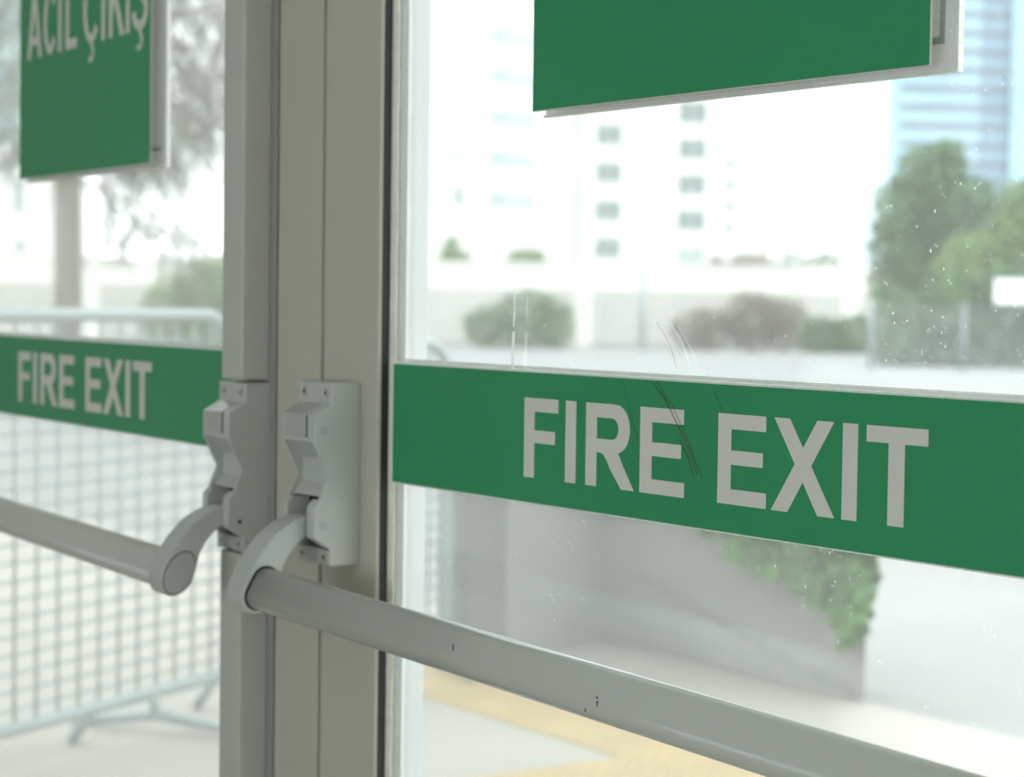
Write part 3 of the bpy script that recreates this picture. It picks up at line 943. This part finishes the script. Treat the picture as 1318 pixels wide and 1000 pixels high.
plant('shrub', 10.3, 74, 'wide olive hedge top above the white wall near the tall trees', 'hedge', [((-0.6, 0, 2.4), (0.9, 0.5, 0.8)), ((0.7, 0, 2.5), (0.9, 0.5, 0.75)), ((1.9, 0, 2.2), (0.7, 0.5, 0.5))], 2000, 0.08, 'leaf_green', 28, trunk=(1.9, 0.06))

# big trees at the right
plant('tree', 10.0, 50, 'rounded green tree below the blue tower, left of the pair', 'tree',
      [((-0.1, 0, 4.2), (0.95, 0.8, 0.95)), ((-0.55, 0, 3.5), (0.95, 0.8, 0.95)), ((-0.85, 0, 2.6), (0.75, 0.8, 0.9)), ((0.6, 0, 3.4), (1.0, 0.8, 1.1)), ((0.3, 0, 4.75), (0.45, 0.5, 0.5)), ((0.2, 0, 2.2), (1.2, 0.8, 0.9)), ((-0.9, 0, 1.7), (0.7, 0.7, 0.7))], 7200, 0.095, 'leaf_green', 31, trunk=(2.4, 0.12))
plant('tree', 12.6, 48, 'rounded green tree below the blue tower, at the photo edge', 'tree',
      [((-0.3, 0, 3.2), (1.1, 0.9, 1.1)), ((0.5, 0, 3.7), (1.0, 0.8, 1.0)), ((-0.9, 0, 2.5), (0.9, 0.8, 1.0)), ((1.4, 0, 3.2), (0.9, 0.8, 1.3))], 5500, 0.095, 'leaf_green', 32, trunk=(2.4, 0.12))
plant('tree', 10.6, 45.5, 'yellowish green tree in front of the two rounded trees', 'tree',
      [((-0.7, 0, 2.0), (0.85, 0.7, 0.85)), ((0.4, 0, 2.4), (1.0, 0.8, 1.1)), ((0.25, 0, 3.3), (0.5, 0.5, 0.7)), ((1.3, 0, 2.0), (0.9, 0.7, 0.9)), ((2.0, 0, 2.6), (0.7, 0.7, 0.8))], 5500, 0.085, 'leaf_bright', 33, trunk=(1.8, 0.10))
plant('hedge', 10.0, 43.0, 'dark green hedge behind the wire fence below the trees', 'hedge',
      [((-2.0, 0, 0.7), (0.8, 0.6, 0.85)), ((-1.0, 0, 0.9), (0.9, 0.6, 1.15)), ((0.1, 0, 1.0), (0.9, 0.6, 1.25)), ((1.2, 0, 1.0), (0.9, 0.6, 1.25)), ((2.3, 0, 1.0), (0.9, 0.6, 1.25))], 9500, 0.08, 'leaf_green', 34)

# wire fence and white sign in front of the trees
wf = empty('wire_fence', place(8.6, 40), SROT); tag(wf, 'thin grey wire fence in front of the hedge and trees', 'fence')
bm = bmesh.new(); tube(bm, [(0, 0, 0), (0, 0, 1.28)], 0.045, 8)
ob = None
for x in (-1.75, 0.02, 1.8):
    if ob is None: ob = build('post', bm, 'post_grey', wf, smooth=True); ob.location = (x, 0, 0)
    else: share('post', ob.data, wf, (x, 0, 0))
bm = bmesh.new()
for k in range(10):
    z = 0.08 + 1.15 * k / 9
    tube(bm, [(-1.75, 0, z), (1.8, 0, z)], 0.006, 4)
for k in range(36):
    x = -1.75 + 3.55 * k / 35
    tube(bm, [(x, 0, 0.06), (x, 0, 1.25)], 0.006, 4)
o = build('wire_mesh', bm, 'post_grey', wf)
o['kind'] = 'stuff'
ws = empty('road_sign', place(9.55, 39.5), SROT); tag(ws, 'blank white rectangular sign in front of the trees at far right', 'sign')
build('panel', nbox(-0.48, 0.48, -0.02, 0.0, 1.30, 1.76), 'sign_white', ws, bevel=0.005)
build('post', tube(bmesh.new(), [(0.3, 0.03, 0), (0.3, 0.03, 1.6)], 0.03, 8), 'post_grey', ws, smooth=True)
lp_ = empty('street_post', place(3.32, 53.3), SROT); tag(lp_, 'slim pale grey post standing at the kerb between two bushes', 'post')
build('pole', tube(bmesh.new(), [(0, 0, 0), (0, 0, 2.0)], [0.075, 0.065], 10), 'galvanised', lp_, smooth=True)
build('base', tube(bmesh.new(), [(0, 0, 0), (0, 0, 0.12)], 0.13, 10), 'galvanised', lp_)


# buildings
def building(u, v, rz, w_, d_, h, m, label, wins, trims=()):
    e = empty('apartment_building', place(u, v), SROT + rz); tag(e, label, 'building')
    build('walls', nbox(0, w_, 0, d_, 0, h), m, e)
    build('roof', nbox(-0.3, w_ + 0.3, -0.3, d_ + 0.3, h, h + 0.5), 'render_white', e)
    cache = {}
    for (x0, x1, z0, z1, wm) in wins:
        k = (round(x1 - x0, 3), round(z1 - z0, 3), wm)
        if k not in cache:
            bm = bmesh.new()
            W_, H_ = x1 - x0, z1 - z0
            f = 0.09
            box(bm, 0, W_, -0.06, 0.05, 0, f); box(bm, 0, W_, -0.06, 0.05, H_ - f, H_); box(bm, 0, f, -0.06, 0.05, f, H_ - f); box(bm, W_ - f, W_, -0.06, 0.05, f, H_ - f)
            if W_ > 2: box(bm, W_ / 2 - f / 2, W_ / 2 + f / 2, -0.06, 0.05, f, H_ - f)
            fr = build('window', bm, 'render_white', e, loc=(x0, 0, z0))
            pn = build('pane', nbox(f, W_ - f, -0.03, 0.02, f, H_ - f), wm, fr)
            cache[k] = (fr, pn)
        else:
            a, b = cache[k]
            fr = share('window', a.data, e, (x0, 0, z0)); share('pane', b.data, fr)
    for bmx, mm, nm in trims:
        build(nm, bmx, mm, e)
    return e


S150 = 150 / 2700
wins = []
for k in range(9):
    zc = 8.75 + k * 3.06
    wins.append((3.67, 4.80, zc - 0.75, zc + 0.75, 'window_glass' if k < 1 else 'window_pale'))
    wins.append((7.79, 13.95, zc - 0.72, zc + 0.72, 'window_pale'))
building(-6.5, 150, 0.95, 20.0, 12, 36.0, 'render_white', 'white apartment block left of the large sign with wide windows', wins)
wins = []
S = 165 / 2700
for k, (zc) in enumerate((5.45, 8.4, 11.35, 14.3)):
    wins.append((0.9, 2.95, zc - 0.85, zc + 0.85, 'window_glass'))
for k in range(5):
    zc = 4.9 + k * 2.8
    wins.append((7.35, 9.6, zc - 0.85, zc + 0.85, 'window_pale' if k < 1 else 'window_glass'))
building(5.5, 165, 0.02, 10.6, 12, 19.0, 'render_white', 'white block with two columns of dark windows under the large sign', wins)
wins = []
for k in range(6):
    zc = 12.0 + k * 3.0
    wins.append((0.8, 2.2, zc - 0.7, zc + 0.7, 'window_glass')); wins.append((3.6, 5.0, zc - 0.5, zc + 0.5, 'window_pale'))
bmx = nbox(6.2, 7.4, -0.4, 0.0, 0, 26)
building(29.3, 300, 0.0, 7.4, 14, 24.0, 'render_white', 'distant white block with pink edge and small square windows', wins, [(bmx, 'render_pink', 'pink_corner')])
wins = [(3.4, 4.0, 3.6, 4.5, 'window_glass'), (3.3, 3.9, 6.0, 8.3, 'window_glass'), (1.2, 1.9, 6.4, 8.0, 'window_pale')]
building(-33.0, 125, 0.0, 5.6, 10, 6.6 + 3.0, 'render_white', 'white block with narrow windows at the photo left edge', wins)


def tower(u, v, rz, vols, nf, fh, label, name='office_tower'):
    e = empty(name, place(u, v), SROT + rz); tag(e, label, 'tower')
    for (x0, x1, y0, y1, gm, sm, st_) in vols:
        build('glass_wall', nbox(x0, x1, y0, y1, 0, nf * fh), gm, e)
        if sm:
            bm = bmesh.new(); box(bm, x0 + st_, x1 - 0.2, y0 - 0.25, y0 + 0.1, -0.55, 0.55)
            ob = None
            for k in range(1, nf):
                if ob is None: ob = build('spandrel', bm, sm, e, loc=(0, 0, k * fh))
                else: share('spandrel', ob.data, e, (0, 0, k * fh))
    return e


tower(71.2, 400, 0.10, [(0, 17.5, 0, 22, 'tower_glass', 'tower_spandrel', 2.2), (17.0, 23.5, 1.2, 22, 'tower_deep', 'tower_spandrel', 0.0), (23.5, 44, -0.6, 22, 'tower_glass', None, 0)],
      24, 3.55, 'tall pale blue glass office tower behind the trees at right')
tower(-43.5, 150, 0.0, [(0, 8.3, 0, 14, 'teal_glass', 'tower_glass', 0.0)], 8, 3.4, 'teal glass building at the upper left edge of the photo')

# tree with a straight trunk seen through the left door, sparse drooping twigs
rnd = random.Random(5)
pt = empty('pine_tree', place(-5.30, 25), SROT); tag(pt, 'tall tree with bare trunk and drooping feathery twigs seen through left door', 'tree')
build('trunk', tube(bmesh.new(), [(0, 0, 0), (0.01, 0, 1.6), (-0.01, 0, 2.8), (0.02, 0.05, 4.4), (0.1, 0.1, 7.0)], [0.19, 0.165, 0.155, 0.13, 0.06], 12), 'bark', pt, smooth=True)
bmt, bmn = bmesh.new(), bmesh.new()


def twig(p, d, ln, r0, depth):
    pts = [p]
    q, dd = p.copy(), d.copy()
    ns = 5
    for k in range(ns):
        dd = (dd + Vector((rnd.gauss(0, .16), rnd.gauss(0, .16), rnd.gauss(0, .10) - (0.10 if depth else 0.05)))).normalized()
        q = q + dd * ln / ns
        pts.append(q.copy())
    tube(bmt, pts, [r0 * (1 - 0.8 * k / ns) for k in range(ns + 1)], 5)
    if depth < 2:
        for k in range(1, ns + 1):
            for _ in range(2 if depth == 0 else 2):
                nd = (dd + Vector((rnd.gauss(0, .8), rnd.gauss(0, .8), rnd.gauss(-0.55, .45)))).normalized()
                twig(pts[k], nd, ln * rnd.uniform(0.35, 0.55), r0 * 0.45, depth + 1)
    else:
        for k in range(1, ns + 1):
            for _ in range(3):
                a = (dd * 0.7 + Vector((rnd.gauss(0, .5), rnd.gauss(0, .5), rnd.gauss(-.35, .4)))).normalized()
                b = a.cross(Vector((rnd.gauss(0, 1), rnd.gauss(0, 1), rnd.gauss(0, 1)))).normalized()
                s = rnd.uniform(0.05, 0.12)
                o_ = pts[k]
                bmn.faces.new([bmn.verts.new(o_), bmn.verts.new(o_ + a * s * 0.5 + b * 0.007), bmn.verts.new(o_ + a * s), bmn.verts.new(o_ + a * s * 0.5 - b * 0.007)])


for (z, dx_, dy_, dz_, ln) in ((2.55, 1, 0.3, -0.05, 1.5), (2.7, 1, -0.2, 0.1, 2.0), (2.9, 1, 0.2, 0.15, 1.5), (3.1, 1, -0.4, 0.25, 1.9), (3.4, 1, 0.1, 0.35, 2.3), (3.7, 1, -0.3, 0.4, 2.4), (4.1, 1, 0.3, 0.3, 2.3), (4.4, 0.9, -0.2, 0.15, 2.5), (4.8, 1, 0.0, 0.1, 2.6), (5.2, 1, 0.2, -0.1, 2.4), (5.6, 1, -0.1, -0.2, 2.6),
                               (3.6, -1, 0.2, 0.3, 1.6), (4.3, -1, -0.2, 0.1, 1.6), (3.2, -1, 0.3, 0.1, 1.1), (5.0, -1, 0.1, -0.1, 1.6), (5.6, -1, 0.2, -0.1, 1.8), (3.2, 0.8, 0.7, 0.2, 1.6), (4.6, 0.9, 0.5, 0.1, 2.3), (5.8, 0.7, -0.6, 0.1, 1.5), (6.2, -0.5, 0.4, 0.2, 1.4)):
    twig(Vector((0, 0.05, z)), Vector((dx_, dy_, dz_)).normalized(), ln, 0.035, 0)
o = build('branch', bmt, 'bark', pt); o['kind'] = 'stuff'
o = build('needles', bmn, 'leaf_dark', pt); o['kind'] = 'stuff'
